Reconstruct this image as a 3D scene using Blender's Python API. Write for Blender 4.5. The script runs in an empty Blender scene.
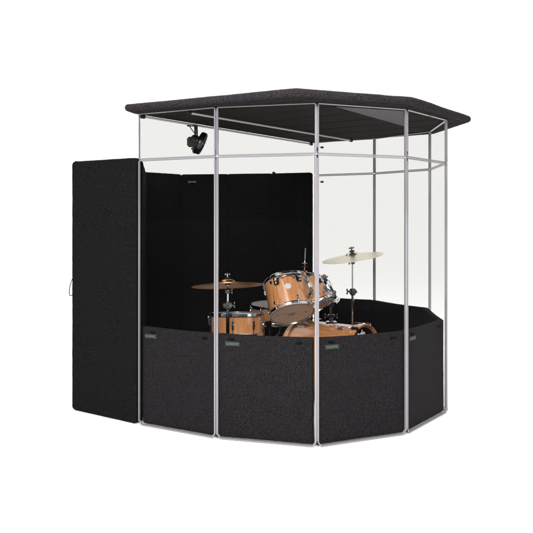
import bpy, bmesh, math, random
from mathutils import Vector, Matrix, noise

U = 0.0254                      # everything below is measured in inches
random.seed(7)
scene = bpy.context.scene
COL = scene.collection
PI = math.pi

# ------------------------------------------------------------------ camera
cam_data = bpy.data.cameras.new("camera")
cam = bpy.data.objects.new("camera", cam_data)
COL.objects.link(cam)
cam.location = (0, 0, 52.53 * U)
cam.rotation_euler = (PI / 2, 0, 0)
cam_data.sensor_width = 36
cam_data.lens = 683.3 / 533 * 36
cam_data.shift_x = 0
cam_data.shift_y = -(266.5 - 215.34) / 533
cam_data.clip_start = 0.05
cam_data.clip_end = 500
scene.camera = cam

# ------------------------------------------------------------------ world: white studio ahead, dim studio behind the camera
world = bpy.data.worlds.new("World")
scene.world = world
world.use_nodes = True
wn, wl = world.node_tree.nodes, world.node_tree.links
bg = wn["Background"]
tc = wn.new("ShaderNodeTexCoord")
sp = wn.new("ShaderNodeSeparateXYZ")
mr = wn.new("ShaderNodeMapRange")
mr.inputs["From Min"].default_value = 0.45
mr.inputs["From Max"].default_value = 0.85
mr.inputs["To Min"].default_value = 0.06
mr.inputs["To Max"].default_value = 1.02
wl.new(tc.outputs["Generated"], sp.inputs[0])
wl.new(sp.outputs["Y"], mr.inputs["Value"])
zr = wn.new("ShaderNodeMapRange")            # brighter zenith, added out of view to whiten the floor
zr.interpolation_type = "SMOOTHSTEP"
zr.inputs["From Min"].default_value = 0.36
zr.inputs["From Max"].default_value = 0.62
wm = wn.new("ShaderNodeMix")
wm.data_type = "FLOAT"
wm.inputs[3].default_value = 1.35
wl.new(sp.outputs["Z"], zr.inputs["Value"])
wl.new(zr.outputs[0], wm.inputs[0])
wl.new(mr.outputs[0], wm.inputs[2])
wl.new(wm.outputs[0], bg.inputs["Strength"])
bg.inputs["Color"].default_value = (1, 1, 1, 1)


def area(name, loc, target, size, size_y, power, color=(1, 1, 1)):
    d = bpy.data.lights.new(name, "AREA")
    d.shape = "RECTANGLE"
    d.size = size * U
    d.size_y = size_y * U
    d.energy = power
    d.color = color
    o = bpy.data.objects.new(name, d)
    COL.objects.link(o)
    o.location = Vector(loc) * U
    o.rotation_euler = (Vector(target) - Vector(loc)).to_track_quat("-Z", "Y").to_euler()
    return o


area("key_softbox", (-16, -6, 98), (0, 185, 26), 66, 56, 300, (1, 0.975, 0.94))
area("underside_fill", (125, 95, 34), (30, 190, 74), 40, 40, 7, (0.96, 0.97, 1))  # unseen fill lamp added low to lift the lid's underside
area("overhead_fill", (0, 130, 190), (0, 130, 0), 170, 150, 260)  # unseen lamp added overhead to whiten the floor

scene.view_settings.view_transform = "Standard"
scene.view_settings.look = "None"
scene.view_settings.exposure = 0
scene.view_settings.gamma = 1
scene.cycles.use_denoising = True
scene.cycles.denoising_prefilter = "ACCURATE"
scene.cycles.use_adaptive_sampling = False
scene.cycles.max_bounces = 16
scene.cycles.transparent_max_bounces = 48
scene.cycles.transmission_bounces = 12
scene.cycles.glossy_bounces = 6
scene.cycles.diffuse_bounces = 5
scene.cycles.sample_clamp_indirect = 6


# ------------------------------------------------------------------ materials
def mat(name):
    m = bpy.data.materials.new(name)
    m.use_nodes = True
    return m, m.node_tree.nodes, m.node_tree.links, m.node_tree.nodes["Principled BSDF"]


def setc(b, col, rough=0.5, metal=0.0, spec=0.5):
    b.inputs["Base Color"].default_value = (*col, 1)
    b.inputs["Roughness"].default_value = rough
    b.inputs["Metallic"].default_value = metal
    b.inputs["Specular IOR Level"].default_value = spec


def plain(name, col, rough=0.5, metal=0.0, spec=0.5, wear=0.15, scale=120):
    """a colour with faint wear: a noise varies both colour and roughness"""
    m, n, l, b = mat(name)
    setc(b, col, rough, metal, spec)
    t = n.new("ShaderNodeTexCoord")
    nz = n.new("ShaderNodeTexNoise")
    nz.inputs["Scale"].default_value = scale
    nz.inputs["Detail"].default_value = 4
    r = n.new("ShaderNodeMapRange")
    r.inputs["To Min"].default_value = max(0.02, rough * (1 - wear))
    r.inputs["To Max"].default_value = min(1, rough * (1 + wear))
    l.new(t.outputs["Object"], nz.inputs["Vector"])
    l.new(nz.outputs["Fac"], r.inputs["Value"])
    l.new(r.outputs[0], b.inputs["Roughness"])
    return m


def felt(name, dark, light, stretch=(1, 1, 1), scale=150, bump=0.5):
    m, n, l, b = mat(name)
    setc(b, dark, 0.95, 0, 0.08)
    t = n.new("ShaderNodeTexCoord")
    mp = n.new("ShaderNodeMapping")
    mp.inputs["Scale"].default_value = stretch
    l.new(t.outputs["Object"], mp.inputs["Vector"])
    a = n.new("ShaderNodeTexNoise")
    a.inputs["Scale"].default_value = scale
    a.inputs["Detail"].default_value = 3
    a.inputs["Roughness"].default_value = 0.7
    c = n.new("ShaderNodeTexNoise")
    c.inputs["Scale"].default_value = scale * 0.45
    c.inputs["Detail"].default_value = 4
    for q in (a, c):
        l.new(mp.outputs[0], q.inputs["Vector"])
    mx = n.new("ShaderNodeMath")
    mx.operation = "MULTIPLY_ADD"
    mx.inputs[1].default_value = 0.35
    l.new(c.outputs["Fac"], mx.inputs[0])
    l.new(a.outputs["Fac"], mx.inputs[2])
    ramp = n.new("ShaderNodeValToRGB")
    ramp.color_ramp.elements[0].position = 0.575
    ramp.color_ramp.elements[0].color = (*dark, 1)
    ramp.color_ramp.elements[1].position = 0.82
    ramp.color_ramp.elements[1].color = (*light, 1)
    l.new(mx.outputs[0], ramp.inputs[0])
    l.new(ramp.outputs[0], b.inputs["Base Color"])
    bp = n.new("ShaderNodeBump")
    bp.inputs["Strength"].default_value = bump
    bp.inputs["Distance"].default_value = 0.003
    l.new(mx.outputs[0], bp.inputs["Height"])
    l.new(bp.outputs[0], b.inputs["Normal"])
    return m


def acrylic(name, tint):
    m, n, l, b = mat(name)
    n.remove(b)
    out = n["Material Output"]
    tr = n.new("ShaderNodeBsdfTransparent")
    tr.inputs[0].default_value = (*tint, 1)
    gl = n.new("ShaderNodeBsdfGlossy")
    gl.inputs["Roughness"].default_value = 0.02
    lw = n.new("ShaderNodeLayerWeight")
    lw.inputs["Blend"].default_value = 0.5
    pw = n.new("ShaderNodeMath")
    pw.operation = "POWER"
    pw.inputs[1].default_value = 5
    fr = n.new("ShaderNodeMath")
    fr.operation = "MULTIPLY_ADD"
    fr.inputs[1].default_value = 0.035
    fr.inputs[2].default_value = 0.0008
    l.new(lw.outputs["Facing"], pw.inputs[0])
    l.new(pw.outputs[0], fr.inputs[0])
    mx = n.new("ShaderNodeMixShader")
    l.new(fr.outputs[0], mx.inputs[0])
    l.new(tr.outputs[0], mx.inputs[1])
    l.new(gl.outputs[0], mx.inputs[2])
    l.new(mx.outputs[0], out.inputs["Surface"])
    return m


def clear_matt(name, tint):
    m, n, l, b = mat(name)
    n.remove(b)
    tr = n.new("ShaderNodeBsdfTransparent")
    tr.inputs[0].default_value = (*tint, 1)
    l.new(tr.outputs[0], n["Material Output"].inputs["Surface"])
    return m


def maple(name):
    m, n, l, b = mat(name)
    setc(b, (0.5, 0.25, 0.1), 0.2, 0, 0.6)
    b.inputs["Coat Weight"].default_value = 1.0
    b.inputs["Coat Roughness"].default_value = 0.08
    t = n.new("ShaderNodeTexCoord")
    mp = n.new("ShaderNodeMapping")
    mp.inputs["Scale"].default_value = (14, 14, 1.6)
    l.new(t.outputs["Object"], mp.inputs["Vector"])
    a = n.new("ShaderNodeTexNoise")
    a.inputs["Scale"].default_value = 5
    a.inputs["Detail"].default_value = 6
    a.inputs["Distortion"].default_value = 0.6
    l.new(mp.outputs[0], a.inputs["Vector"])
    ramp = n.new("ShaderNodeValToRGB")
    ramp.color_ramp.elements[0].position = 0.3
    ramp.color_ramp.elements[0].color = (0.37, 0.152, 0.055, 1)
    ramp.color_ramp.elements[1].position = 0.72
    ramp.color_ramp.elements[1].color = (0.53, 0.256, 0.112, 1)
    l.new(a.outputs["Fac"], ramp.inputs[0])
    l.new(ramp.outputs[0], b.inputs["Base Color"])
    return m


def bronze(name, c0, c1, rough):
    m, n, l, b = mat(name)
    setc(b, c0, rough, 1)
    t = n.new("ShaderNodeTexCoord")
    sx = n.new("ShaderNodeVectorMath")
    sx.operation = "MULTIPLY"
    sx.inputs[1].default_value = (1, 1, 0)
    ln = n.new("ShaderNodeVectorMath")
    ln.operation = "LENGTH"
    l.new(t.outputs["Object"], sx.inputs[0])
    l.new(sx.outputs[0], ln.inputs[0])
    w = n.new("ShaderNodeTexNoise")
    w.noise_dimensions = "1D"
    w.inputs["Scale"].default_value = 900
    w.inputs["Detail"].default_value = 2
    l.new(ln.outputs["Value"], w.inputs["W"])
    ramp = n.new("ShaderNodeValToRGB")
    ramp.color_ramp.elements[0].position = 0.3
    ramp.color_ramp.elements[0].color = (*c0, 1)
    ramp.color_ramp.elements[1].position = 0.7
    ramp.color_ramp.elements[1].color = (*c1, 1)
    l.new(w.outputs["Fac"], ramp.inputs[0])
    l.new(ramp.outputs[0], b.inputs["Base Color"])
    bp = n.new("ShaderNodeBump")
    bp.inputs["Strength"].default_value = 0.25
    bp.inputs["Distance"].default_value = 0.0006
    l.new(w.outputs["Fac"], bp.inputs["Height"])
    l.new(bp.outputs[0], b.inputs["Normal"])
    return m


M = dict(
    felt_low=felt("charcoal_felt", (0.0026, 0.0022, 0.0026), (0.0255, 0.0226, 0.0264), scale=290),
    felt_tall_shaded=felt("shaded_black_felt", (0.0012, 0.0012, 0.0013), (0.006, 0.006, 0.0065)),  # black felt, darkened further for the shade inside the booth
    felt_door_and_shade=felt("door_and_shade_felt", (0.0005, 0.0005, 0.0005), (0.0108, 0.0100, 0.0111), scale=270),  # the door's own charcoal, also painted shade on the rear low panels
    felt_lid=felt("lid_felt", (0.0018, 0.0016, 0.0019), (0.044, 0.0385, 0.0455), stretch=(1, 1, 1.8), scale=240, bump=0.9),
    felt_under=felt("lid_underside_felt", (0.0035, 0.003, 0.0028), (0.030, 0.0262, 0.0242), scale=200),
    reflection_grey=felt("reflection_grey_felt", (0.09, 0.083, 0.092), (0.15, 0.14, 0.155), scale=140, bump=0.2),
    clear=acrylic("clear_acrylic", (0.958, 0.957, 0.951)),
    clear_matt=clear_matt("antireflective_acrylic", (0.958, 0.957, 0.951)),
    edge=plain("polished_acrylic_edge", (0.19, 0.182, 0.20), 0.14, 0, 0.9),
    edge_pale=plain("hinge_plastic", (0.06, 0.055, 0.065), 0.3, 0, 0.5),
    edge_back=plain("rear_acrylic_edge", (0.20, 0.19, 0.205), 0.3, 0, 0.5),  # rougher acrylic edge on the rear panels
    rubber=plain("black_rubber", (0.008, 0.008, 0.008), 0.6, 0, 0.2),
    plastic=plain("black_plastic", (0.004, 0.004, 0.0045), 0.3, 0, 0.3),
    velcro=plain("black_velcro", (0.006, 0.006, 0.006), 1.0, 0, 0.0),
    tag=plain("green_label", (0.017, 0.026, 0.023), 0.6, 0, 0.2),
    letter=plain("pale_lettering", (0.10, 0.108, 0.10), 0.6, 0, 0.2),
    white_letter=plain("white_lettering", (0.85, 0.85, 0.85), 0.5, 0, 0.3),
    tube=plain("white_tube", (0.32, 0.31, 0.30), 0.35, 0, 0.5),
    chrome=plain("chrome", (0.62, 0.62, 0.64), 0.12, 1),
    dark_chrome=plain("dark_chrome", (0.10, 0.10, 0.105), 0.22, 1),
    maple=maple("maple_lacquer"),
    head_clear=plain("coated_drumhead", (0.42, 0.30, 0.235), 0.45, 0, 0.4),
    head_white=plain("white_drumhead", (0.30, 0.28, 0.30), 0.5, 0, 0.4),
    head_black=plain("black_drumhead", (0.004, 0.004, 0.005), 0.3, 0, 0.3),
    print_=plain("dark_print", (0.06, 0.045, 0.04), 0.6),
    badge=plain("silver_badge", (0.62, 0.62, 0.66), 0.3, 0.3),
    cym_brown=bronze("dark_bronze", (0.50, 0.21, 0.08), (0.85, 0.45, 0.21), 0.26),
    cym_pale=bronze("pale_bronze", (0.66, 0.58, 0.44), (0.88, 0.81, 0.68), 0.3),
)


# ------------------------------------------------------------------ mesh helpers (inches)
class MB:
    def __init__(self):
        self.v, self.f, self.smooth = [], [], []

    def add(self, verts, faces, smooth=False):
        o = len(self.v)
        self.v += [Vector(p) for p in verts]
        self.f += [tuple(i + o for i in f) for f in faces]
        self.smooth += [smooth] * len(faces)
        return self

    def box(self, a, b):
        (x0, y0, z0), (x1, y1, z1) = a, b
        vs = [(x0, y0, z0), (x1, y0, z0), (x1, y1, z0), (x0, y1, z0), (x0, y0, z1), (x1, y0, z1), (x1, y1, z1), (x0, y1, z1)]
        return self.add(vs, [(0, 3, 2, 1), (4, 5, 6, 7), (0, 1, 5, 4), (1, 2, 6, 5), (2, 3, 7, 6), (3, 0, 4, 7)])

    def bbox(self, a, b, r=0.1, mtx=None):
        """bevelled box"""
        bm = bmesh.new()
        bmesh.ops.create_cube(bm, size=1)
        c = (Vector(a) + Vector(b)) / 2
        s = Vector(b) - Vector(a)
        for v in bm.verts:
            v.co = Vector((v.co.x * s.x, v.co.y * s.y, v.co.z * s.z)) + c
        bmesh.ops.bevel(bm, geom=bm.edges[:], offset=r, segments=2, affect="EDGES")
        return self.bm(bm, mtx)

    def bm(self, bm, mtx=None, smooth=False):
        bm.verts.index_update()
        vs = [(mtx @ v.co) if mtx else v.co.copy() for v in bm.verts]
        self.add(vs, [[v.index for v in f.verts] for f in bm.faces], smooth)
        bm.free()
        return self

    def tube(self, pts, r, n=12, caps=True, closed=False):
        pts = [Vector(p) for p in pts]
        m = len(pts)
        rr = r if isinstance(r, (list, tuple)) else [r] * m
        vs, fs = [], []
        up = None
        for i, p in enumerate(pts):
            if closed:
                t = pts[(i + 1) % m] - pts[i - 1]
            else:
                t = pts[min(i + 1, m - 1)] - pts[max(i - 1, 0)]
            t.normalize()
            if up is None:
                up = t.orthogonal().normalized()
            up = (up - t * up.dot(t)).normalized()
            w = t.cross(up)
            for k in range(n):
                a = 2 * PI * k / n
                vs.append(p + (up * math.cos(a) + w * math.sin(a)) * rr[i])
        rings = m if closed else m - 1
        for i in range(rings):
            j = (i + 1) % m
            for k in range(n):
                fs.append((i * n + k, i * n + (k + 1) % n, j * n + (k + 1) % n, j * n + k))
        self.add(vs, fs, True)
        if caps and not closed:
            self.add(vs[:n], [tuple(range(n))[::-1]])
            self.add(vs[-n:], [tuple(range(n))])
        return self

    def lathe(self, prof, n=64, mtx=None, closed=False, a0=0.0, a1=2 * PI):
        """prof: (radius, z) pairs turned round z"""
        full = abs(a1 - a0 - 2 * PI) < 1e-6
        k = n if full else n + 1
        vs, fs = [], []
        for (r, z) in prof:
            for i in range(k):
                a = a0 + (a1 - a0) * i / n
                p = Vector((r * math.cos(a), r * math.sin(a), z))
                vs.append(mtx @ p if mtx else p)
        m = len(prof)
        for j in range(m if closed else m - 1):
            j2 = (j + 1) % m
            for i in range(n):
                i2 = (i + 1) % k
                fs.append((j * k + i, j * k + i2, j2 * k + i2, j2 * k + i))
        return self.add(vs, fs, True)

    def ball(self, c, r, mtx=None, sc=(1, 1, 1)):
        bm = bmesh.new()
        bmesh.ops.create_icosphere(bm, subdivisions=2, radius=r)
        for v in bm.verts:
            v.co = Vector((v.co.x * sc[0], v.co.y * sc[1], v.co.z * sc[2])) + Vector(c)
        return self.bm(bm, mtx, True)

    def prism(self, poly, z0, z1):
        n = len(poly)
        vs = [(x, y, z0) for x, y in poly] + [(x, y, z1) for x, y in poly]
        fs = [tuple(range(n))[::-1], tuple(range(n, 2 * n))]
        fs += [(i, (i + 1) % n, n + (i + 1) % n, n + i) for i in range(n)]
        return self.add(vs, fs)

    def build(self, name, m, parent=None, recalc=True, sharp=35):
        me = bpy.data.meshes.new(name)
        me.from_pydata([v * U for v in self.v], [], self.f)
        bm = bmesh.new()
        bm.from_mesh(me)
        for f, s in zip(bm.faces, self.smooth):
            f.smooth = s
        bmesh.ops.remove_doubles(bm, verts=bm.verts, dist=1e-5)
        if recalc:
            bmesh.ops.recalc_face_normals(bm, faces=bm.faces)
        for e in bm.edges:
            if len(e.link_faces) == 2 and e.calc_face_angle(0) > math.radians(sharp):
                e.smooth = False
        bm.to_mesh(me)
        bm.free()
        me.materials.append(m)
        o = bpy.data.objects.new(name, me)
        COL.objects.link(o)
        if parent:
            o.parent = parent
        return o


def tagit(o, label, cat, group=None):
    o["label"] = label
    o["category"] = cat
    if group:
        o["group"] = group
    return o


def thing(name, label, cat, loc, rotz=0, group=None, rot=None):
    o = bpy.data.objects.new(name, None)
    COL.objects.link(o)
    o.empty_display_size = 0.05
    o.location = Vector(loc) * U
    if rot is not None:
        o.rotation_mode = "QUATERNION"
        o.rotation_quaternion = rot
    else:
        o.rotation_euler = (0, 0, rotz)
    return tagit(o, label, cat, group)


def text_part(name, txt, size, m, parent, mtx, depth=0.02, bold=0.0, width=None):
    """lettering as a mesh; mtx in inches places text whose plane is XY and which reads along +X, centred"""
    cu = bpy.data.curves.new(name, "FONT")
    cu.body = txt
    cu.align_x, cu.align_y = "CENTER", "CENTER"
    cu.size = size
    cu.extrude = depth
    cu.offset = bold
    tmp = bpy.data.objects.new("tmp", cu)
    COL.objects.link(tmp)
    dg = bpy.context.evaluated_depsgraph_get()
    me = bpy.data.meshes.new_from_object(tmp.evaluated_get(dg))
    bpy.data.objects.remove(tmp)
    bpy.data.curves.remove(cu)
    if width:
        xs = [v.co.x for v in me.vertices]
        k = width / (max(xs) - min(xs))
        for v in me.vertices:
            v.co.x *= k
    for v in me.vertices:
        v.co = (mtx @ v.co) * U
    me.materials.clear()
    me.materials.append(m)
    me.name = name
    o = bpy.data.objects.new(name, me)
    COL.objects.link(o)
    o.parent = parent
    return o


def axes(x, y, z, loc):
    """matrix from three axis vectors and an origin"""
    m = Matrix.Identity(4)
    for i, v in enumerate((x, y, z)):
        v = Vector(v)
        for r in range(3):
            m[r][i] = v[r]
    for r in range(3):
        m[r][3] = loc[r]
    return m


# ------------------------------------------------------------------ ground
def ground_mat():
    m, n, l, b = mat("white_studio_floor")
    setc(b, (0.93, 0.93, 0.93), 0.9, 0, 0.1)
    t = n.new("ShaderNodeTexCoord")
    a = n.new("ShaderNodeTexNoise")
    a.inputs["Scale"].default_value = 2
    r = n.new("ShaderNodeMapRange")
    r.inputs["To Min"].default_value = 0.85
    r.inputs["To Max"].default_value = 0.95
    l.new(t.outputs["Object"], a.inputs["Vector"])
    l.new(a.outputs["Fac"], r.inputs["Value"])
    l.new(r.outputs[0], b.inputs["Roughness"])
    return m


g = MB().add([(-6000, -6000, 0), (6000, -6000, 0), (6000, 9000, 0), (-6000, 9000, 0)], [(0, 1, 2, 3)]).build("ground", ground_mat())
g["kind"] = "structure"

# ------------------------------------------------------------------ footprint of the booth (seen from above, inches)
A, B, C, D, E_, F, G, H = (-32.2, 171.1), (-11.9, 160.3), (11.4, 154.2), (33.7, 163.5), (48.2, 181.9), (49.8, 207.0), (36.0, 226.9), (16.9, 238.2)
SIDES = [(A, B), (B, C), (C, D), (D, E_), (E_, F), (F, G), (G, H)]
JOINT, TOP = 66.4, 78.0


def chamfer_rim(w, z0, z1, rl, rr, rb, rt, cb, ct, y0, y1):
    """frame along the rim of a panel: outer outline with cut corners, inner rectangle, given thickness"""
    ox = [(0, z0 + cb), (cb, z0), (w - cb, z0), (w, z0 + cb), (w, z1 - ct), (w - ct, z1), (ct, z1), (0, z1 - ct)]
    k = 0.35
    ix = [(rl, z0 + max(cb, rb) * 1.0), (max(cb, rl), z0 + rb), (w - max(cb, rr), z0 + rb), (w - rr, z0 + max(cb, rb)),
          (w - rr, z1 - max(ct, rt)), (w - max(ct, rr), z1 - rt), (max(ct, rl), z1 - rt), (rl, z1 - max(ct, rt))]
    mb = MB()
    n = 8
    vs = [(x, y0, z) for x, z in ox] + [(x, y0, z) for x, z in ix] + [(x, y1, z) for x, z in ox] + [(x, y1, z) for x, z in ix]
    fs = []
    for i in range(n):
        j = (i + 1) % n
        fs += [(i, j, n + j, n + i), (2 * n + j, 2 * n + i, 3 * n + i, 3 * n + j), (j, i, 2 * n + i, 2 * n + j), (n + i, n + j, 3 * n + j, 3 * n + i)]
    mb.add(vs, fs)
    return mb


SIDE_WORD = ["beside the tall black panel", "left of the front corner", "right of the front corner", "at the right front",
             "on the right edge", "at the right rear", "at the rear"]
PANEL_LABEL = [
    "tall clear acrylic panel beside the freestanding tall black felt panel",
    "tall clear acrylic panel facing the viewer in front of the snare drum",
    "tall clear acrylic panel in front of the bass drum and pale crash cymbal",
    "tall clear acrylic panel second from the right edge of the booth front",
    "tall clear acrylic panel seen almost edge on at the booth's right edge",
    "tall clear acrylic panel at the right rear behind the narrow side panel",
    "tall clear acrylic panel at the rear behind the pale crash cymbal",
]
EXT_LABEL = [
    "short clear acrylic strip under the lid in front of the black fan",
    "short clear acrylic strip under the lid directly above the snare drum's panel",
    "short clear acrylic strip under the lid above the bass drum's panel, by the grey triangle",
    "short clear acrylic strip under the lid, rightmost of the front strips",
    "short clear acrylic strip seen almost edge on under the lid's right tip",
    "short clear acrylic strip under the lid at the right rear",
    "short clear acrylic strip under the lid at the rear above the crash cymbal",
]


def hinge_and_caps(parent, w, z0, z1, m):
    hb = MB()
    hb.tube([(w + 0.1, 0.32, z0 + 1.4), (w + 0.1, 0.32, z1 - 0.8)], 0.16, 8)
    h = hb.build("hinge", m, parent)
    cb = MB()
    cb.tube([(w + 0.1, 0.32, z0 + 0.55), (w + 0.1, 0.32, z0 + 1.4)], 0.3, 10)
    cb.build("hinge_cap", M["rubber"], h)
    cb = MB()
    cb.tube([(w + 0.1, 0.32, z1 - 0.8), (w + 0.1, 0.32, z1 - 0.1)], 0.3, 10)
    cb.build("hinge_cap", M["rubber"], h)


for i, (p, q) in enumerate(SIDES):
    d = Vector(q) - Vector(p)
    L = d.length
    ang = math.atan2(d.y, d.x)
    w = L - 0.22
    front = i < 4
    em = M["edge"] if i < 5 else M["edge_back"]
    rw = 0.39 if front else 0.33
    for low in (True, False):
        z0, z1 = (0.12, JOINT - 0.06) if low else (JOINT + 0.06, TOP - 0.06)
        t = thing("clear_screen" if low else "clear_top_screen", (PANEL_LABEL if low else EXT_LABEL)[i], "acrylic panel",
                  (p[0] + d.x / L * 0.11, p[1] + d.y / L * 0.11, 0), ang,
                  "tall clear acrylic panels of the booth" if low else "short clear acrylic strips under the lid")
        rl = 0.16 if i == 0 else rw
        cb = 1.1 if low else 0.35
        ct = 0.35
        chamfer_rim(w, z0, z1, rl, rw if i < 6 else 0.1, 0.28, 0.28 if low else 0.17, cb, ct, -0.02, 0.62).build("edge_rim", em, t)
        bv = t.children[0].modifiers.new("bevel", "BEVEL")
        bv.width = 0.11 * U
        bv.segments = 3
        bv.limit_method = "ANGLE"
        s = MB().box((0.12, 0.07, z0 + 0.15), (w - 0.12, 0.54, z1 - 0.15))
        if low:   # keep the sheet inside the cut corners
            s = MB()
            c = 1.0
            poly = [(0.12, z0 + c + .2), (c + .1, z0 + .15), (w - c - .1, z0 + .15), (w - .12, z0 + c + .2), (w - .12, z1 - .4), (w - .4, z1 - .15), (.4, z1 - .15), (.12, z1 - .4)]
            n = 8
            vs = [(x, 0.07, z) for x, z in poly] + [(x, 0.54, z) for x, z in poly]
            fs = [tuple(range(n)), tuple(range(n, 2 * n))[::-1]] + [(k, (k + 1) % n, n + (k + 1) % n, n + k) for k in range(n)]
            s.add(vs, fs)
        s.build("clear_sheet", M["clear"], t)
        if i < 6:
            hinge_and_caps(t, w, z0, z1, M["tube"] if i == 1 else (M["edge_pale"] if front else M["edge_back"]))  # front corner hinge is paler: its highlight is put into the colour
        if i == 2:
            zz = 67.9 if not low else 60.1
            lb = MB().bbox((0.75, -0.25, zz - 0.22), (1.5, 0.1, zz + 0.22), 0.08)
            lb.tube([(0.6, -0.12, zz), (0.8, -0.12, zz)], 0.1, 8)
            lb.build("latch", M["dark_chrome"], t)


# ------------------------------------------------------------------ felt slabs
def slab_mesh(w, h, th, y_near, seed, sag=0.0, rc=0.7, step=0.9, bow=0.0):
    """soft rounded slab: x 0..w, z 0..h, y from y_near to y_near+th"""
    r = min(th / 2, 0.42)

    def coords(L):
        c = [0, 0.025, 0.08, 0.17, 0.28, 0.42]
        n = max(2, int((L - 1.8) / step))
        mid = [0.9 + (L - 1.8) * k / n for k in range(n + 1)]
        return c + mid + [L - q for q in reversed(c)]
    xs, zs = coords(w), coords(h)
    nx, nz = len(xs), len(zs)

    def place(x, z):
        for cx, sx in ((rc, -1), (w - rc, 1)):
            for cz, sz in ((rc, -1), (h - rc, 1)):
                if (x - cx) * sx > 0 and (z - cz) * sz > 0:
                    v = Vector((x - cx, z - cz))
                    k = max(abs(v.x), abs(v.y)) / max(v.length, 1e-6)
                    return cx + v.x * k, cz + v.y * k
        return x, z
    front, back = [], []
    for zi in zs:
        for xi in xs:
            dd = min(xi, w - xi, zi, h - zi)
            u = min(dd / r, 1)
            yy = (th / 2 - r) * (1 if dd > 0 else 0) + r * math.sqrt(max(0, 1 - (1 - u) ** 2))
            yy = min(yy, th / 2)
            x, z = place(xi, zi)
            nv = noise.noise_vector(Vector((x * 0.8 + seed * 9, seed, z * 0.8))) * 0.045
            lw = noise.noise(Vector((x * 0.09 + seed, 3.1 * seed, z * 0.09))) * (0.16 if h > 30 else 0.08)
            zz = z - sag * math.sin(PI * x / w) * (z / h)
            b_ = bow * math.sin(PI * z / h)
            x2 = x + nv.x - b_ * (2 * x / w - 1)
            front.append((x2, y_near + th / 2 - yy + nv.y + lw * u, zz + nv.z))
            back.append((x2, y_near + th / 2 + yy + nv.y + lw * u, zz + nv.z))
    N = nx * nz
    fs = []
    for b in range(nz - 1):
        for a in range(nx - 1):
            i0 = b * nx + a
            fs.append((i0, i0 + 1, i0 + nx + 1, i0 + nx))
            fs.append((N + i0, N + i0 + nx, N + i0 + nx + 1, N + i0 + 1))
    mb = MB()
    mb.add(front + back, fs, True)
    return mb


def label_tag(parent, cx, z, y, outward=True, wide=3.6, high=1.05):
    s = -1 if outward else 1
    t = MB().bbox((cx - wide / 2, y - 0.04, z - high / 2), (cx + wide / 2, y + 0.04, z + high / 2), 0.02).build("label_tag", M["tag"], parent)
    x_ax = (1, 0, 0) if outward else (-1, 0, 0)
    mt = axes(x_ax, (0, 0, 1), (0, s, 0), (cx, y + s * 0.05, z))
    text_part("lettering", "CLEARSONIC", 0.78, M["letter"], t, mt, 0.012, 0.012, wide * 0.86)
    return t


def velcro(parent, cx, z, y, wide=1.5, high=0.6):
    b = MB()
    b.bbox((cx - wide / 2, y - 0.2, z - high / 2), (cx + wide / 2, y + 0.1, z + high / 2), 0.04)
    b.build("velcro_patch", M["velcro"], parent)


LOW_LABEL = [
    "low charcoal felt panel beside the tall freestanding black panel",
    "low charcoal felt panel in front of the snare drum",
    "low charcoal felt panel in front of the bass drum",
    "low charcoal felt panel, narrowest in view, at the right front",
    "low charcoal felt panel along the booth's right edge, inner face showing",
    "low felt panel at the right rear, shade-darkened inner face showing",
    "low felt panel at the rear behind the pale crash cymbal's stand",
]
insets = [(0.75, 0.35), (0.3, 1.05), (0.75, 0.35), (0.9, 0.45), (0.7, 0.5), (0.6, 0.6), (0.6, 0.7)]
for i, (p, q) in enumerate(SIDES):
    d = Vector(q) - Vector(p)
    L = d.length
    ang = math.atan2(d.y, d.x)
    t = thing("low_felt_panel", LOW_LABEL[i], "felt panel", (p[0], p[1], 0), ang, "low felt panels inside the clear booth walls")
    a, b = insets[i]
    h = 24.2
    sb = slab_mesh(L - a - b, h, 1.6, 0, i + 1.3, sag=0.2, rc=0.3, bow=0.06)
    for v in sb.v:
        v += Vector((a, 0.85, 0.45))
    sb.build("felt_body", M["felt_low" if i < 4 else "felt_door_and_shade"], t)  # rear panels take the darker felt, shade put into their colour
    if i < 4:
        label_tag(t, a + 3.5 if i != 0 else a + 2.6, 22.4, 0.78, True)
        velcro(t, a + 3.3, 23.5, 0.84)
        velcro(t, L - b - 3.2, 23.3, 0.84)

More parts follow.
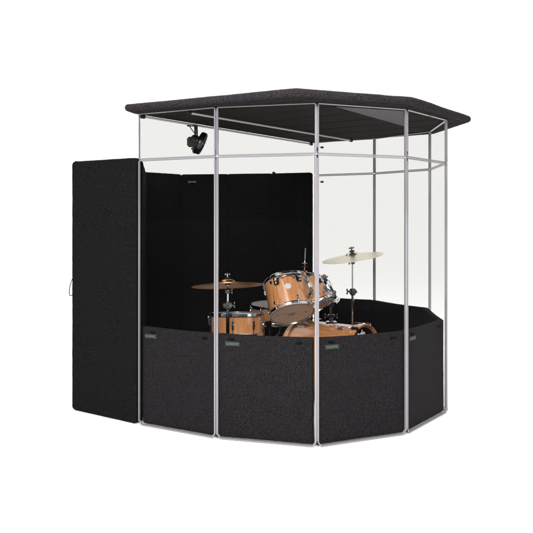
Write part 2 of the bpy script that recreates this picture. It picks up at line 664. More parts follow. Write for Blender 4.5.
# tall felt panels ----------------------------------------------------
TALL = [
    # start, end, thickness, label, tag
    ((-52.6, 184.4), (-32.75, 171.45), 2.2, "tall freestanding black felt panel outside the booth, cord loop on its edge", None),
    ((15.3, 232.2), (2.3, 237.2), 1.8, "narrow tall black felt panel at the right end of the rear row", None),
    ((2.2, 237.4), (-13.2, 240.4), 1.8, "tall black felt panel behind the tilted tom and the brown cymbal's end", None),
    ((-13.4, 240.6), (-29.9, 243.2), 1.8, "tall black felt panel at the rear with a green label near its top", "tag"),
    ((-30.1, 243.0), (-41.7, 228.6), 1.8, "tall black felt panel at the left end of the rear row", None),
    ((-41.6, 227.5), (-33.0, 173.2), 1.6, "tall black felt panel seen edge on just inside the left clear panel", None),
]
for k, (p, q, th, lab, tg) in enumerate(TALL):
    d = Vector(q) - Vector(p)
    L = d.length + (0.75 if 1 <= k <= 4 else 0)
    ang = math.atan2(d.y, d.x)
    t = thing("tall_felt_panel", lab, "felt panel", (p[0], p[1], 0), ang, "tall black felt panels of the booth")
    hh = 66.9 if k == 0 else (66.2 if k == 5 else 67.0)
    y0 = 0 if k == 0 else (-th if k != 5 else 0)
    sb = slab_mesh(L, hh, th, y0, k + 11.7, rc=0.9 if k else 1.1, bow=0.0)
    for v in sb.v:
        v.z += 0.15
    body = sb.build("felt_body", M["felt_door_and_shade" if k == 0 else "felt_tall_shaded"], t)
    if tg:
        label_tag(t, L - 4.3, 64.4, 0.02, False, 3.0, 0.95)
    if k == 0:
        pts = [(0.4, th - 0.5, 37.2), (-1.3, th - 0.3, 36.0), (-2.9, th - .2, 33.2), (-3.2, th - .2, 31.2), (-2.5, th - .2, 30.5), (0.4, th - .4, 32.2)]
        sm = []
        for a in range(len(pts) - 1):
            p0, p1, p2, p3 = [Vector(pts[min(max(a + o, 0), len(pts) - 1)]) for o in (-1, 0, 1, 2)]
            for s_ in range(6):
                u = s_ / 6
                sm.append(0.5 * ((2 * p1) + (p2 - p0) * u + (2 * p0 - 5 * p1 + 4 * p2 - p3) * u * u + (3 * p1 - p0 - 3 * p2 + p3) * u ** 3))
        MB().tube(sm, 0.1, 8).build("pull_loop", M["rubber"], t)
        MB().bbox((0.5, 0.4, 66.3), (1.5, 1.6, 67.15), 0.2).build("strap_stub", M["rubber"], t)
    if k == 1:
        MB().bbox((L - 1.2, -1.3, 66.6), (L - 0.2, -0.3, 67.7), 0.2).build("strap_stub", M["rubber"], t)

# unseen clear panes added to grey the background under the lid ---------------------------------
REAR = [((17.4, 245.4), (-10.2, 206.6), "added frameless clear pane under the lid's rear left edge, farther of two"),
        ((-10.4, 206.3), (-32.4, 174.7), "added frameless clear pane under the lid's rear left edge, nearer, behind the black fan")]
for p, q, lab in REAR:
    d = Vector(q) - Vector(p)
    t = thing("added_rear_pane", lab, "acrylic panel", (p[0], p[1], 0), math.atan2(d.y, d.x), "added frameless clear panes at the rear")
    MB().box((0.1, 0, 0.1), (d.length - 0.1, 0.4, 77.9)).build("clear_sheet", M["clear_matt"], t)

# ------------------------------------------------------------------ lid
LID = [(-34.9, 167.0), (6.5, 145.6), (33.9, 156.4), (56.1, 187.0), (53.0, 214.5), (17.0, 243.0), (-33.8, 171.8)]


def inset_poly(poly, dist):
    n = len(poly)
    out = []
    for i in range(n):
        p0, p1, p2 = Vector(poly[i - 1]), Vector(poly[i]), Vector(poly[(i + 1) % n])
        d1, d2 = (p1 - p0).normalized(), (p2 - p1).normalized()
        n1, n2 = Vector((-d1.y, d1.x)), Vector((-d2.y, d2.x))
        k = 1 + n1.dot(n2)
        out.append(p1 + (n1 + n2) * (dist / max(k, 0.4)))
    return out


def round_poly(poly, r, seg=6, step=1.0):
    n = len(poly)
    pts = []
    for i in range(n):
        p0, p1, p2 = Vector(poly[i - 1]), Vector(poly[i]), Vector(poly[(i + 1) % n])
        a = p1 + (p0 - p1).normalized() * min(r, (p0 - p1).length * 0.4)
        b = p1 + (p2 - p1).normalized() * min(r, (p2 - p1).length * 0.4)
        for s in range(seg + 1):
            u = s / seg
            pts.append(a * (1 - u) ** 2 + p1 * 2 * u * (1 - u) + b * u * u)
    out = []
    m = len(pts)
    for i in range(m):
        a, b = pts[i], pts[(i + 1) % m]
        k = max(1, int((b - a).length / step))
        for s in range(k):
            out.append(a + (b - a) * (s / k))
    return out


def clip(poly, n, c):
    """keep the side n.p <= c of a convex polygon"""
    out = []
    for i in range(len(poly)):
        a, b = poly[i], poly[(i + 1) % len(poly)]
        da, db = n.dot(a) - c, n.dot(b) - c
        if da <= 0:
            out.append(a)
        if (da < 0 < db) or (db < 0 < da):
            out.append(a + (b - a) * (da / (da - db)))
    return out


LZ0, LZ1 = 78.02, 79.75
lid = thing("lid", "many-sided charcoal felt lid overhanging the clear booth", "lid", (8, 195, 78), 0)
OFF = Vector((8, 195))
base_poly = [Vector(p) - OFF for p in LID]
lb = MB()
rr = (LZ1 - LZ0) / 2
prof = [(3.2, 0.3), (1.6, 0.0)] + [(1 - math.cos(a) if False else rr - rr * math.sin(a), rr - rr * math.cos(a)) for a in [PI * k / 12 for k in range(0, 13)]] + [(2.2, LZ1 - LZ0)]
outline = round_poly([tuple(v) for v in base_poly], 0.9)
rings = []
cn = Vector((0, 0))
m_ = len(outline)
for (ins, z) in prof:
    ring = []
    for i in range(m_):
        a, b = outline[i - 1], outline[(i + 1) % m_]
        d = (b - a).normalized()
        nrm = Vector((-d.y, d.x))
        pt = outline[i] + nrm * ins
        jj = noise.noise_vector(Vector((pt.x * 0.9, pt.y * 0.9, z))) * 0.07
        lw = noise.noise(Vector((pt.x * 0.12, pt.y * 0.12, 5))) * 0.12
        ring.append((pt.x + jj.x, pt.y + jj.y, z + LZ0 - 78 + jj.z * 0.6 + lw * min(1, z)))
    rings.append(ring)
vs = [p for r in rings for p in r]
fs = []
for j in range(len(rings) - 1):
    for i in range(m_):
        i2 = (i + 1) % m_
        fs.append((j * m_ + i, j * m_ + i2, (j + 1) * m_ + i2, (j + 1) * m_ + i))
fs.append(tuple(range((len(rings) - 1) * m_, len(rings) * m_)))
lb.add(vs, fs, True)
lb.build("edge_roll", M["felt_lid"], lid)

ud = Vector((47, 61)).normalized()          # the boards lie square to the support bars
inner = inset_poly([tuple(v) for v in base_poly], 2.2)
cs = [ud.dot(v) for v in inner]
c0, c1 = min(cs), max(cs)
pos = c0
bw = 11.6
while pos < c1 - 1:
    seg = clip(clip(inner, ud, pos + bw - 0.42), -ud, -pos)
    if len(seg) >= 3:
        sg = inset_poly([tuple(v) for v in seg], 0.12)
        b = MB()
        n = len(seg)
        vs = [(v.x, v.y, 0.04) for v in sg] + [(v.x, v.y, 0.25) for v in seg] + [(v.x, v.y, 1.1) for v in seg]
        fs = [tuple(range(n))]
        for j in range(2):
            fs += [(j * n + i, j * n + (i + 1) % n, (j + 1) * n + (i + 1) % n, (j + 1) * n + i) for i in range(n)]
        fs.append(tuple(range(2 * n, 3 * n)))
        b.add(vs, fs)
        b.build("ceiling_board", M["felt_under"], lid)
    pos += bw
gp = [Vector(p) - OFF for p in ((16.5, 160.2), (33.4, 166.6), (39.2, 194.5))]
gb = MB().prism([tuple(v) for v in gp], -0.12, 0.03)  # flat grey triangle: a reflection in the acrylic built as a solid patch
gb.build("reflection_patch", M["reflection_grey"], lid)["label"] = "pale grey triangular reflection patch under the lid"

# support bars -----------------------------------------------------------
for (p, q, lab) in (((-31.2, 171.6, 77.35), (15.6, 238.0, 77.35), "pale round support bar along the lid's rear left edge"),
                    ((-18.9, 165.0, 77.3), (28.0, 226.0, 77.3), "pale round support bar crossing under the middle of the lid")):
    t = thing("support_bar", lab, "support bar", p, 0, "support bars under the lid")
    e = Vector(q) - Vector(p)
    u = e.normalized()
    MB().tube([u * 0.6, e - u * 0.6], 0.28, 14).build("bar_tube", M["tube"], t)
    for end in (Vector((0, 0, 0)), e):
        s = 1 if end.length < 1 else -1
        cb = MB()
        cb.tube([end - u * 0.35 * s, end + u * 0.7 * s], 0.52, 12)
        cb.bbox((end.x - 0.3, end.y - 0.3, 0.2), (end.x + 0.3, end.y + 0.3, 0.68), 0.06)
        cb.build("end_cap", M["rubber"], t)

# fan ----------------------------------------------------------------------
fan = thing("hanging_fan", "small black fan hanging from the bar under the lid", "fan", (-19.4, 187.4, 77.0), 0)
fb = MB()
fb.tube([(0, 0, 0.1), (0.1, 0, -1.6), (0.1, 0, -2.6)], 0.5, 10)
fb.tube([(-1.9, 0, 0.2), (-0.9, 0, -1.2), (-0.1, 0, -2.2)], 0.13, 8)
fb.bbox((-2.4, -0.5, -0.1), (0.6, 0.5, 0.25), 0.08)
fb.build("bracket", M["plastic"], fan)
R = Matrix.Translation((1.35, 0, -4.7)) @ Matrix.Rotation(math.radians(90 + 24), 4, "Y")
gb = MB()
# guard: two rims, rear shell, and rings with spokes
gb.lathe([(3.0, -0.75), (3.15, -0.3), (3.15, 0.3), (3.0, 0.75), (2.85, 0.75), (2.95, 0.3), (2.95, -0.3), (2.85, -0.75)], 40, R, closed=True)
guard = gb.build("guard_rim", M["plastic"], fan)
sb = MB()
for sgn in (-1, 1):
    for rad in (0.9, 1.5, 2.1, 2.7):
        zc = sgn * (0.75 + 0.35 * (1 - rad / 3))
        sb.tube([R @ Vector((rad * math.cos(a), rad * math.sin(a), zc)) for a in [2 * PI * k / 32 for k in range(32)]], 0.06, 6, closed=True)
    for k in range(16):
        a = 2 * PI * k / 16
        sb.tube([R @ Vector((0.5 * math.cos(a), 0.5 * math.sin(a), sgn * 1.08)), R @ Vector((2.95 * math.cos(a), 2.95 * math.sin(a), sgn * 0.75))], 0.06, 6)
sb.build("grille", M["dark_chrome"], guard)
bl = MB()
for k in range(5):
    a = 2 * PI * k / 5
    vs = []
    for (r_, da, z) in ((0.5, -0.35, -0.25), (0.5, 0.35, 0.25), (2.6, 0.42, 0.3), (2.7, -0.3, -0.3)):
        for dz in (-0.04, 0.04):
            vs.append(R @ Vector((r_ * math.cos(a + da), r_ * math.sin(a + da), z + dz)))
    bl.add(vs, [(0, 2, 4, 6), (1, 7, 5, 3), (0, 1, 3, 2), (2, 3, 5, 4), (4, 5, 7, 6), (6, 7, 1, 0)])
bl.lathe([(0.0, 0.45), (0.6, 0.4), (0.65, -0.4), (0.0, -0.45)], 20, R)
bl.build("blade", M["plastic"], fan)
mb = MB()
mb.lathe([(0.0, -3.0), (1.1, -2.95), (1.5, -2.5), (1.6, -1.4), (1.5, -1.0), (0.0, -1.0)], 28, R)
mb.bbox((-2.3, -1.2, -5.7), (0.3, 1.2, -3.0), 0.35)
mb.build("motor_housing", M["rubber"], fan)
mb = MB()
mb.bbox((-0.9, -0.7, -7.5), (0.5, 0.7, -5.2), 0.25)
mb.tube([(-0.9, 0.1, -6.2), (-1.25, 0.1, -6.2)], 0.25, 10)
mb.build("clamp", M["rubber"], fan)


# ------------------------------------------------------------------ drums
def quat_up(u, spin=0.0):
    q = Vector((0, 0, 1)).rotation_difference(Vector(u).normalized())
    return q @ Vector((0, 0, 1)).rotation_difference(Vector((0, 0, 1))) if not spin else q @ Matrix.Rotation(spin, 3, "Z").to_quaternion()


def hoop(parent, R_, z, name="hoop", m="chrome", flange=1):
    b = MB()
    s = flange
    pr = [(R_ + 0.12, z - 0.55), (R_ + 0.34, z - 0.5), (R_ + 0.36, z - 0.38), (R_ + 0.2, z - 0.3), (R_ + 0.2, z + 0.3), (R_ + 0.34, z + 0.38),
          (R_ + 0.3, z + 0.5), (R_ + 0.06, z + 0.5), (R_ + 0.06, z - 0.4)]
    b.lathe(pr, 72, closed=True)
    return b.build(name, M[m], parent)


def drum(name, label, R_, depth, loc, up, spin, nlug, lug_z, group, head_top, head_bot, long_lug=False):
    """loc: centre of the lower head; local z runs up the drum"""
    t = thing(name, label, "drum", loc, 0, group, quat_up(up, spin))
    b = MB()
    b.lathe([(R_ - 0.25, 0.1), (R_, 0.12), (R_, depth - 0.12), (R_ - 0.25, depth - 0.1)], 96, closed=True)
    b.build("shell", M["maple"], t)
    MB().lathe([(0.0, depth + 0.06), (R_ * 0.7, depth + 0.07), (R_ - 0.1, depth + 0.05), (R_ + 0.02, depth - 0.12)], 72).build("drumhead", M[head_top], t)
    bh = MB().lathe([(0.0, -0.06), (R_ * 0.7, -0.07), (R_ - 0.1, -0.05), (R_ + 0.02, 0.12)], 72).build("drumhead", M[head_bot], t)
    hoop(t, R_, depth - 0.15)
    hoop(t, R_, 0.15)
    for k in range(nlug):
        a = 2 * PI * k / nlug
        ca, sa = math.cos(a), math.sin(a)
        mt = axes((ca, sa, 0), (-sa, ca, 0), (0, 0, 1), (0, 0, 0))
        zs = [depth * 0.5] if long_lug else [depth - lug_z, lug_z]
        for zc in zs:
            b = MB()
            hl = depth * 0.22 if long_lug else 0.55
            b.bbox((R_ - 0.02, -0.28, zc - hl), (R_ + 0.5, 0.28, zc + hl), 0.12, mt)
            b.lathe([(0.0, 0.22), (0.34, 0.18), (0.4, 0), (0.4, -0.2)], 16, mt @ Matrix.Translation((R_ + 0.3, 0, zc)) @ Matrix.Rotation(PI / 2, 4, "Y"))
            lg = b.build("lug", M["chrome"], t)
            b = MB()
            ends = [depth - 0.1, 0.1] if long_lug else [depth - 0.1 if zc > depth / 2 else 0.1]
            for ze in ends:
                b.tube([mt @ Vector((R_ + 0.33, 0, zc)), mt @ Vector((R_ + 0.33, 0, ze))], 0.1, 8)
                zz = ze + (0.25 if ze > depth / 2 else -0.25)
                b.bbox((R_ + 0.16, -0.2, min(ze, zz)), (R_ + 0.52, 0.2, max(ze, zz)), 0.05, mt)
            b.build("tension_rod", M["chrome"], lg)
    return t, bh


def az_frame(a, R_, z):
    ca, sa = math.cos(a), math.sin(a)
    return axes((-sa, ca, 0), (0, 0, 1), (ca, sa, 0), (ca * R_, sa * R_, z))


def wing(b, mt, s=1.0):
    """wing screw: boss and two ears, local z = screw axis"""
    b.lathe([(0, -0.5 * s), (0.22 * s, -0.5 * s), (0.26 * s, 0.3 * s), (0.0, 0.35 * s)], 10, mt)
    for e in (-1, 1):
        b.ball((e * 0.5 * s, 0, 0.25 * s), 0.36 * s, mt, (1.2, 0.4, 0.8))


# --- tilted rack toms
def rack_tom(label, R_, depth, loc, up, spin, cam_az, mount_az, badge=True):
    t, bh = drum("rack_tom", label, R_, depth, loc, up, spin, 6, 1.7, "tilted rack toms", "head_white", "head_clear")
    # suspension bracket: steel band near the upper rim, two black pads
    b = MB()
    a0, a1 = mount_az
    n = 24
    for zc, rad in ((depth - 1.35, 0.16),):
        b.tube([((R_ + 0.62) * math.cos(a0 + (a1 - a0) * k / n), (R_ + 0.62) * math.sin(a0 + (a1 - a0) * k / n), zc) for k in range(n + 1)], 0.26, 10)
    mk = b.build("mount_band", M["chrome"], t)
    for a in (a0, a1):
        b = MB()
        mt = az_frame(a, R_ + 0.5, depth - 1.9)
        b.bbox((-0.75, -1.35, -0.35), (0.75, 1.1, 0.35), 0.25, mt)
        b.build("mount_pad", M["plastic"], t)
        b = MB()
        b.lathe([(0.0, 0.75), (0.42, 0.7), (0.5, 0.4), (0.5, 0.2)], 16, mt)
        b.lathe([(0.0, 0.65), (0.3, 0.6), (0.34, 0.4), (0.34, 0.2)], 14, mt @ Matrix.Translation((0, -0.9, 0)))
        b.build("mount_bolt", M["chrome"], t)
    if badge:
        MB().lathe([(0.0, 0.06), (0.8, 0.05), (0.86, -0.02)], 28, az_frame(cam_az, R_ + 0.02, depth * 0.55)).build("badge", M["badge"], t)
    # printed mark on the lower head: an oval ring with two strokes
    b = MB()
    for rad, w_ in ((1.0, 0.07),):
        b.tube([(rad * 1.0 * math.cos(q) - 0.2, rad * 0.62 * math.sin(q) + 0.4, -0.075) for q in [2 * PI * k / 28 for k in range(28)]], 0.06, 6, closed=True)
    b.tube([(-0.6, 0.2, -0.08), (0.0, 0.75, -0.08), (0.3, 0.15, -0.08)], 0.07, 6)
    b.tube([(-2.6, -1.6, -0.08), (-0.9, -0.3, -0.08)], 0.03, 6)
    b.build("printed_mark", M["print_"], bh)
    for (x, y) in ((3.6, 1.2), (-3.9, -1.1)):
        MB().lathe([(0.0, -0.11), (0.25, -0.1), (0.27, -0.04)], 14, Matrix.Translation((x, y, 0))).build("printed_dot", M["print_"], bh)
    return t


u1 = Vector((-0.20 * 0.84, math.sin(math.radians(33)), math.cos(math.radians(33)) * 0.98))
rack_tom("larger maple rack tom, tilted with its tan lower head showing", 6.0, 9.5, (6.9, 184.6, 26.1), u1, math.radians(-12), math.radians(-78), (math.radians(-104), math.radians(-48)))
u2 = Vector((-0.5, 0.36, 0.80))
rack_tom("smaller maple rack tom half hidden behind the booth's front corner", 5.0, 7.6, (14.3, 190.5, 27.2), u2, math.radians(8), math.radians(-60), (math.radians(-52), math.radians(6)), False)

# --- snare drum
t, bh = drum("snare_drum", "shallow maple snare drum left of the tilted tom", 7.0, 5.6, (-8.0, 184.5, 20.3), (0.0, 0.105, 1), math.radians(-96), 8, 2.0, None, "head_white", "head_white", True)
b = MB()
mt = az_frame(math.radians(196 + 96), 7.1, 2.9)
b.bbox((-0.5, -1.7, -0.1), (0.5, 1.6, 0.5), 0.12, mt)
b.bbox((-0.25, -0.2, 0.5), (0.25, 2.0, 0.8), 0.1, mt)
b.ball((0, 1.9, 0.75), 0.32, mt)
b.build("snare_strainer", M["chrome"], t)

# --- shallow drum on three legs
FT = 20.2
t, bh = drum("side_drum", "shallow maple drum on long legs in shadow behind the larger rack tom", 7.3, 5.0, (2.6, 209.0, FT), (0.0, -0.03, 1), math.radians(-80), 8, 1.5, None, "head_white", "head_white")
for a in (-140, -20, 100):
    b = MB()
    a = math.radians(a)
    p = Vector((math.cos(a), math.sin(a), 0))
    b.tube([p * 7.9 + Vector((0, 0, 4.2)), p * 7.9 + Vector((0, 0, -9)), p * 8.4 + Vector((0, 0, -14)), p * 8.9 + Vector((0, 0, -FT + 0.8))], 0.22, 8)
    lg = b.build("leg", M["dark_chrome"], t)
    MB().tube([p * 8.95 + Vector((0, 0, -FT + 0.35)), p * 8.85 + Vector((0, 0, -FT + 1.4))], 0.4, 10).build("rubber_foot", M["rubber"], lg)
    b = MB()
    b.bbox((-0.45, -0.7, 0), (0.45, 0.7, 0.8), 0.1, az_frame(a, 7.3, 2.4))
    b.build("leg_bracket", M["chrome"], t)

# --- folded hardware between the snare and the bass drum
t = thing("hi_hat_pedal", "dark folded pedal stand between the snare and the bass drum", "pedal stand", (0.6, 197.2, 0), 0.35)
b = MB()
b.tube([(0, 0, 1.5), (0, 0, 21.5)], 0.42, 12)
b.build("post", M["dark_chrome"], t)
b = MB()
b.bbox((-1.0, -0.8, 15.2), (1.0, 0.8, 16.8), 0.25)
b.bbox((-0.8, -0.9, 20.4), (0.8, 0.9, 22.0), 0.25)
wing(b, Matrix.Translation((1.4, -0.4, 16.0)) @ Matrix.Rotation(PI / 2, 4, "Y"), 1.0)
wing(b, Matrix.Translation((-1.2, -0.4, 21.2)) @ Matrix.Rotation(-PI / 2, 4, "Y"), 0.9)
b.build("clamp", M["dark_chrome"], t)
b = MB()
b.tube([(-0.6, -0.3, 21.2), (2.6, -0.9, 20.6), (5.2, -1.2, 20.9)], 0.3, 10)
b.tube([(0.4, -0.6, 16.2), (2.8, -1.0, 18.6), (3.4, -1.0, 20.6)], 0.24, 10)
b.build("side_arm", M["chrome"], t)
for k in range(3):
    a = 2 * PI * k / 3 + 1.0
    p = Vector((math.cos(a), math.sin(a), 0))
    b = MB()
    b.tube([p * 0.5 + Vector((0, 0, 12)), p * 5.5 + Vector((0, 0, 0.6))], 0.28, 8)
    lg = b.build("leg", M["dark_chrome"], t)
    MB().tube([p * 5.1 + Vector((0, 0, 0.95)), p * 6.1 + Vector((0, 0, 0.42))], 0.4, 10).build("rubber_foot", M["rubber"], lg)

# --- bass drum: axis lies flat, pointing right and towards the viewer
ax = Vector((0.82, -0.572, 0)).normalized()
bd = thing("bass_drum", "large maple bass drum lying on its side, black front head to the right", "drum", (27.0, 190.2, 11.12), 0, None)
bd.rotation_mode = "QUATERNION"
xa = Vector((ax.y, -ax.x, 0)) * -1     # local x: horizontal, to the viewer's right when facing the head
xa = Vector((0, 0, 1)).cross(ax)
bd.rotation_quaternion = Matrix((xa, Vector((0, 0, 1)), ax)).transposed().to_quaternion()
# local: x horizontal, y up, z out of the front head
RB, DB = 10.5, 21.0
b = MB()
b.lathe([(RB - 0.35, -0.2), (RB, -0.2), (RB, -DB), (RB - 0.35, -DB)], 128, closed=True)
b.build("shell", M["maple"], bd)
for z0, z1 in ((-1.55, 0.25), (-DB - 0.25, -DB + 1.3)):
    b = MB()
    b.lathe([(RB + 0.12, z0), (RB + 0.55, z0), (RB + 0.6, z0 + 0.12), (RB + 0.6, z1 - 0.12), (RB + 0.55, z1), (RB + 0.12, z1)], 128, closed=True)
    b.build("hoop", M["maple"], bd)
fh = MB().lathe([(0.0, -0.28), (RB * 0.8, -0.28), (RB - 0.15, -0.3), (RB + 0.14, -0.42)], 96).build("front_head", M["head_black"], bd)
MB().lathe([(0.0, -DB + 0.3), (RB - 0.2, -DB + 0.3), (RB + 0.14, -DB + 0.4)], 96).build("drumhead", M["head_white"], bd)
text_part("lettering", "pdp", 3.2, M["white_letter"], fh, axes((1, 0, 0), (0, 1, 0), (0, 0, 1), (-0.9, 8.35, -0.25)), 0.015, 0.06)
for k in range(8):
    a = 2 * PI * (k + 0.5) / 8
    ca, sa = math.cos(a), math.sin(a)
    mt = axes((ca, sa, 0), (-sa, ca, 0), (0, 0, 1), (0, 0, 0))
    for zc, ze, zh in ((-5.0, -1.2, 0.3), (-DB + 5.0, -DB + 1.2, -DB - 0.3)):
        b = MB()
        b.bbox((RB - 0.02, -0.45, zc - 0.95), (RB + 0.6, 0.45, zc + 0.95), 0.2, mt)
        lg = b.build("lug", M["chrome"], bd)
        b = MB()
        b.tube([mt @ Vector((RB + 0.95, 0, zc)), mt @ Vector((RB + 0.95, 0, ze))], 0.13, 8)
        b.build("tension_rod", M["chrome"], lg)
        b = MB()
        s = 1 if zh > -5 else -1
        lo, hi = sorted((ze - 0.3 * s, zh))
        b.bbox((RB + 0.62, -0.5, lo), (RB + 1.2, 0.5, hi), 0.15, mt)
        lo, hi = sorted((zh - 0.25 * s, zh + 0.1 * s))
        b.bbox((RB + 0.2, -0.45, lo), (RB + 1.1, 0.45, hi), 0.1, mt)
        b.build("claw", M["chrome"] if k % 2 else M["dark_chrome"], bd)
for sx in (-1, 1):
    b = MB()
    a = math.radians(-90 + sx * 52)
    p = Vector((math.cos(a) * RB, math.sin(a) * RB, -3.2))
    b.tube([p, Vector((p.x + sx * 2.4, -10.85, -0.8))], 0.25, 10)
    b.build("spur", M["chrome"], bd)

# --- tom holder on the bass drum
th = thing("tom_holder", "chrome and black tom holder standing on the bass drum", "tom holder", (18.6, 196.2, 21.9), 0)
b = MB()
b.bbox((-1.5, -1.1, -0.45), (1.5, 1.1, 0.2), 0.15)
b.lathe([(0, 2.0), (0.75, 2.0), (0.75, 1.2), (0.6, 1.0), (0.6, 0.1), (0, 0.1)], 18)
b.build("base_plate", M["chrome"], th)
b = MB()
b.tube([(0, 0, 0), (0, 0, 5.2)], 0.5, 14)
b.build("post", M["chrome"], th)
b = MB()
b.bbox((-1.0, -0.8, 1.1), (1.0, 0.8, 2.2), 0.2)
b.bbox((-0.8, -0.8, 4.4), (0.8, 0.8, 6.0), 0.25)
wing(b, Matrix.Translation((1.4, -0.5, 1.7)) @ Matrix.Rotation(PI / 2, 4, "Y"), 0.9)
wing(b, Matrix.Translation((-1.6, -0.6, 1.7)) @ Matrix.Rotation(-PI / 2, 4, "Y"), 0.9)
b.build("clamp", M["dark_chrome"], th)
for e, (p1, p2) in enumerate((((-2.5, -1.5, 7.4), (-7.2, -4.6, 7.6)), ((0.6, -0.8, 6.6), (-1.6, -1.6, 8.0)))):
    b = MB()
    b.tube([(0, 0, 5.2), p1, p2], 0.38, 12)
    b.ball((0, 0, 5.4), 0.75)
    am = b.build("arm", M["chrome"], th)

# cluster of mounting hardware on the right side of the smaller tom
hw = thing("tom_clamp", "knobbly chrome clamp bracket on the right side of the smaller tom", "clamp", (17.0, 185.6, 30.0), 0)
b = MB()
b.tube([(-1.5, 0.2, 6.2), (-0.2, 0.2, 4.2), (1.2, 0.2, 1.6), (2.2, 0.2, -0.4)], 0.33, 12)
b.build("rail", M["dark_chrome"], hw)
for n_, (x, z, s) in enumerate(((-1.3, 6.0, 1.0), (-0.1, 4.3, 1.2), (-1.1, 2.8, 1.2), (1.4, 1.6, 1.1), (2.3, -0.3, 1.2), (-1.1, -0.4, 1.1), (0.5, -0.5, 1.0))):
    b = MB()
    mt = Matrix.Translation((x, 0, z)) @ Matrix.Rotation(0.5 + 0.4 * n_, 4, "Y")
    b.bbox((-0.5 * s, -0.55, -0.42 * s), (0.55 * s, 0.5, 0.45 * s), 0.16, mt)
    b.lathe([(0.0, 0.95), (0.26, 0.9), (0.33, 0.6), (0.33, 0.3)], 12, mt @ Matrix.Rotation(PI / 2, 4, "X"))
    wing(b, mt @ Matrix.Translation((0.62 * s, -0.2, 0)) @ Matrix.Rotation(PI / 2, 4, "Y"), 0.62)
    b.build("clamp_block", M["chrome"] if n_ % 3 == 1 else M["dark_chrome"], hw)
b = MB()
b.tube([(-1.3, 0.1, -0.4), (0.4, 0.0, -0.6), (2.2, 0.1, -0.3)], 0.24, 10)
b.tube([(-1.1, 0.1, 2.8), (1.4, 0.1, 1.6)], 0.22, 10)
b.build("link_arm", M["chrome"], hw)


hw = thing("tom_clamp", "dark clamp bracket between the larger rack tom and the booth's front corner post", "clamp", (11.5, 183.0, 32.5), 0)
b = MB()
b.tube([(-1.3, 0.5, 3.0), (0.1, 0.1, 1.5), (0.5, 0.1, -0.2), (-0.2, 0.6, -1.8)], 0.3, 12)
b.build("rail", M["dark_chrome"], hw)
for n_, (x, z, s) in enumerate(((-1.0, 2.7, 0.9), (0.0, 1.5, 1.0), (0.5, -0.1, 0.9), (-0.2, -1.6, 0.8))):
    b = MB()
    mt = Matrix.Translation((x, 0.1, z)) @ Matrix.Rotation(0.7 + 0.5 * n_, 4, "Y")
    b.bbox((-0.5 * s, -0.5, -0.42 * s), (0.55 * s, 0.5, 0.45 * s), 0.16, mt)
    b.lathe([(0.0, 0.85), (0.26, 0.8), (0.33, 0.55), (0.33, 0.3)], 12, mt @ Matrix.Rotation(PI / 2, 4, "X"))
    wing(b, mt @ Matrix.Translation((0.6 * s, -0.2, 0)) @ Matrix.Rotation(PI / 2, 4, "Y"), 0.55)
    b.build("clamp_block", M["chrome"] if n_ == 1 else M["dark_chrome"], hw)


# ------------------------------------------------------------------ cymbals and stands
def cymbal(label, R_, loc, up, m, bell=0.22):
    o = MB()
    pr = []
    rb = R_ * bell
    hb = R_ * 0.085
    for k in range(9):
        a = k / 8
        pr.append((0.25 + (rb - 0.25) * a, hb * 1.25 + hb * 0.9 * math.sqrt(max(0, 1 - a * a))))
    for k in range(1, 13):
        a = k / 12
        pr.append((rb + (R_ - rb) * a, hb * 1.25 * (1 - a) ** 1.25))
    th = 0.05
    prof = pr + [(r, z - th) for r, z in reversed(pr)]
    o.lathe(prof, 96, closed=True)
    c = o.build("cymbal", m, None)
    c.location = Vector(loc) * U
    c.rotation_mode = "QUATERNION"
    c.rotation_quaternion = quat_up(up)
    return tagit(c, label, "cymbal", "cymbals of the drum kit")


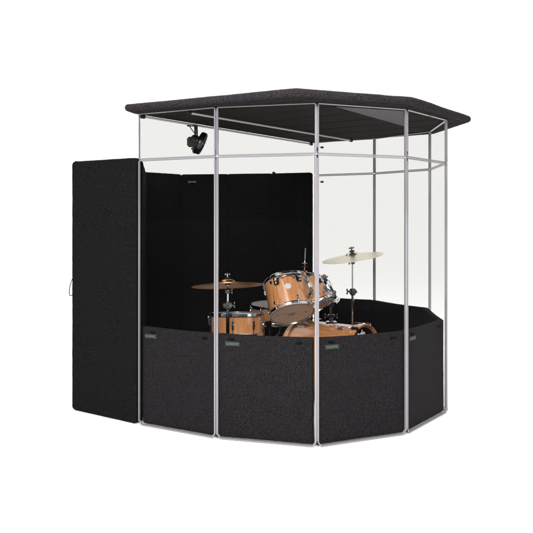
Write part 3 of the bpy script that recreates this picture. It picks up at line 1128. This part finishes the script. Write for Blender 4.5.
def stand(label, x, y, z_top, z_mid, up, tube_m="chrome", wingdir=1, splay=11, rod=3.1):
    t = thing("cymbal_stand", label, "cymbal stand", (x, y, 0), 0, "cymbal stands of the drum kit")
    b = MB()
    b.tube([(0, 0, 2.5), (0, 0, z_mid)], 0.42, 14)
    b.build("lower_tube", M[tube_m], t)
    b = MB()
    b.tube([(0, 0, z_mid - 2), (0, 0, z_top - 1.6)], 0.27, 12)
    b.build("upper_tube", M["chrome"], t)
    b = MB()
    b.lathe([(0.45, z_mid + 0.9), (0.85, z_mid + 0.8), (0.9, z_mid - 0.7), (0.55, z_mid - 1.2), (0.45, z_mid - 1.2)], 18)
    b.bbox((-1.2, -0.7, z_mid - 0.6), (1.2, 0.5, z_mid + 0.5), 0.2)
    wing(b, Matrix.Translation((wingdir * 1.5, -0.5, z_mid)) @ Matrix.Rotation(wingdir * PI / 2, 4, "Y"), 1.0)
    wing(b, Matrix.Translation((-wingdir * 0.5, -1.0, z_mid - 0.2)) @ Matrix.Rotation(PI / 2, 4, "X"), 0.9)
    b.build("height_clamp", M["dark_chrome"], t)
    q = quat_up(up).to_matrix().to_4x4()
    T = Matrix.Translation((0, 0, z_top)) @ q
    b = MB()
    b.bbox((-0.6, -0.55, z_top - 2.3), (0.6, 0.55, z_top - 1.1), 0.25)
    b.ball((0.1, 0, z_top - 1.5), 0.7)
    wing(b, Matrix.Translation((wingdir * 0.9, -0.3, z_top - 1.7)) @ Matrix.Rotation(wingdir * PI / 2, 4, "Y"), 0.8)
    b.build("tilter", M["dark_chrome"], t)
    b = MB()
    b.tube([T @ Vector((0, 0, -1.4)), T @ Vector((0, 0, rod))], 0.16, 10)
    b.build("threaded_rod", M["chrome"], t)
    b = MB()
    b.lathe([(0.0, 1.95), (0.75, 1.9), (0.8, 1.55), (0.2, 1.5)], 18, T)
    b.lathe([(0.0, 0.35), (0.7, 0.35), (0.7, 0.0), (0.2, -0.05)], 18, T)
    b.build("felt_washer", M["rubber"], t)
    b = MB()
    wing(b, T @ Matrix.Translation((0, 0, 2.45)), 0.95)
    b.build("wing_nut", M["dark_chrome"], t)
    for k in range(3):
        a = 2 * PI * k / 3 + 0.5
        p = Vector((math.cos(a), math.sin(a), 0))
        b = MB()
        b.tube([p * 0.5 + Vector((0, 0, 12)), p * splay + Vector((0, 0, 0.6))], 0.3, 10)
        b.tube([p * 0.4 + Vector((0, 0, 4)), p * (splay * 0.55) + Vector((0, 0, 5.4))], 0.2, 8)
        lg = b.build("leg", M["chrome"], t)
        MB().tube([p * (splay - 0.5) + Vector((0, 0, 0.95)), p * (splay + 0.6) + Vector((0, 0, 0.42))], 0.42, 10).build("rubber_foot", M["rubber"], lg)
    return t


hu = Vector((-0.045, 0.185, 1)).normalized()
stand("cymbal stand rising in front of the snare drum", -10.0, 176.4, 34.6, 29.4, hu, "dark_chrome", 1, 9)
cymbal("dark brown bronze cymbal over the snare drum, its underside showing", 9.3, (-10.0, 176.4, 34.35), hu, M["cym_brown"])
cu_ = Vector((-0.16, -0.055, 1)).normalized()
stand("cymbal stand behind the bass drum against the white background", 26.0, 206.0, 40.05, 29.6, cu_, "chrome", -1, 10)
cymbal("pale cream crash cymbal high at the right of the kit", 9.3, (26.0, 206.0, 39.75), cu_, M["cym_pale"])
su = Vector((0.06, 0.12, 1)).normalized()
stand("cymbal stand with a long thin rod behind the larger rack tom", 11.2, 203.0, 35.6, 28.0, su, "chrome", 1, 6, 7.2)
cymbal("small brown splash cymbal mostly hidden behind the larger rack tom", 4.2, (11.2, 203.0, 35.35), su, M["cym_brown"])

# --- snare stand
st = thing("snare_stand", "black and chrome stand carrying the snare drum", "snare stand", (-8, 184.5, 0), 0)
b = MB()
b.tube([(0, 0, 3), (0, 0, 17)], 0.45, 12)
b.build("post", M["dark_chrome"], st)
for k in range(3):
    a = 2 * PI * k / 3 + 0.4
    p = Vector((math.cos(a), math.sin(a), 0))
    b = MB()
    b.tube([Vector((0, 0, 16.6)), p * 4.5 + Vector((0, 0, 18.8)), p * 7.9 + Vector((0, 0, 19.5)), p * 8.0 + Vector((0, 0, 20.6))], 0.26, 8)
    b.build("basket_arm", M["dark_chrome"], st)
    b = MB()
    b.tube([p * 0.5 + Vector((0, 0, 11)), p * 9 + Vector((0, 0, 0.55))], 0.3, 8)
    lg = b.build("leg", M["chrome"], st)
    MB().tube([p * 8.5 + Vector((0, 0, 0.95)), p * 9.6 + Vector((0, 0, 0.42))], 0.42, 10).build("rubber_foot", M["rubber"], lg)

# --- bass pedal and low hardware behind the bass drum
pd = thing("bass_pedal", "dark bass drum pedal between the snare and bass drum", "drum pedal", (7.9, 203.6, 0), math.atan2(ax.y, ax.x))
b = MB()
b.bbox((-12, -2, 0.15), (1, 2, 0.55), 0.1)
b.build("base_plate", M["dark_chrome"], pd)
b = MB()
b.add([(-11.5, -1.7, 0.9), (-1.5, -1.7, 4.0), (-1.5, 1.7, 4.0), (-11.5, 1.7, 0.9), (-11.5, -1.7, 1.25), (-1.5, -1.7, 4.35), (-1.5, 1.7, 4.35), (-11.5, 1.7, 1.25)],
      [(0, 3, 2, 1), (4, 5, 6, 7), (0, 1, 5, 4), (1, 2, 6, 5), (2, 3, 7, 6), (3, 0, 4, 7)])
b.build("footboard", M["dark_chrome"], pd)
b = MB()
for s in (-1, 1):
    b.tube([(-0.3, s * 2.2, 0.4), (-0.3, s * 2.2, 9)], 0.35, 10)
b.tube([(-0.3, -2.6, 8.8), (-0.3, 2.6, 8.8)], 0.3, 10)
b.build("frame", M["chrome"], pd)
b = MB()
b.tube([(-0.3, 0, 8.8), (-4.5, 0, 16)], 0.15, 8)
b.lathe([(0, -1), (0.9, -0.9), (1.0, 0.7), (0, 0.9)], 16, Matrix.Translation((-4.6, 0, 16.2)) @ Matrix.Rotation(math.radians(60), 4, "Y"))
b.build("beater", M["rubber"], pd)
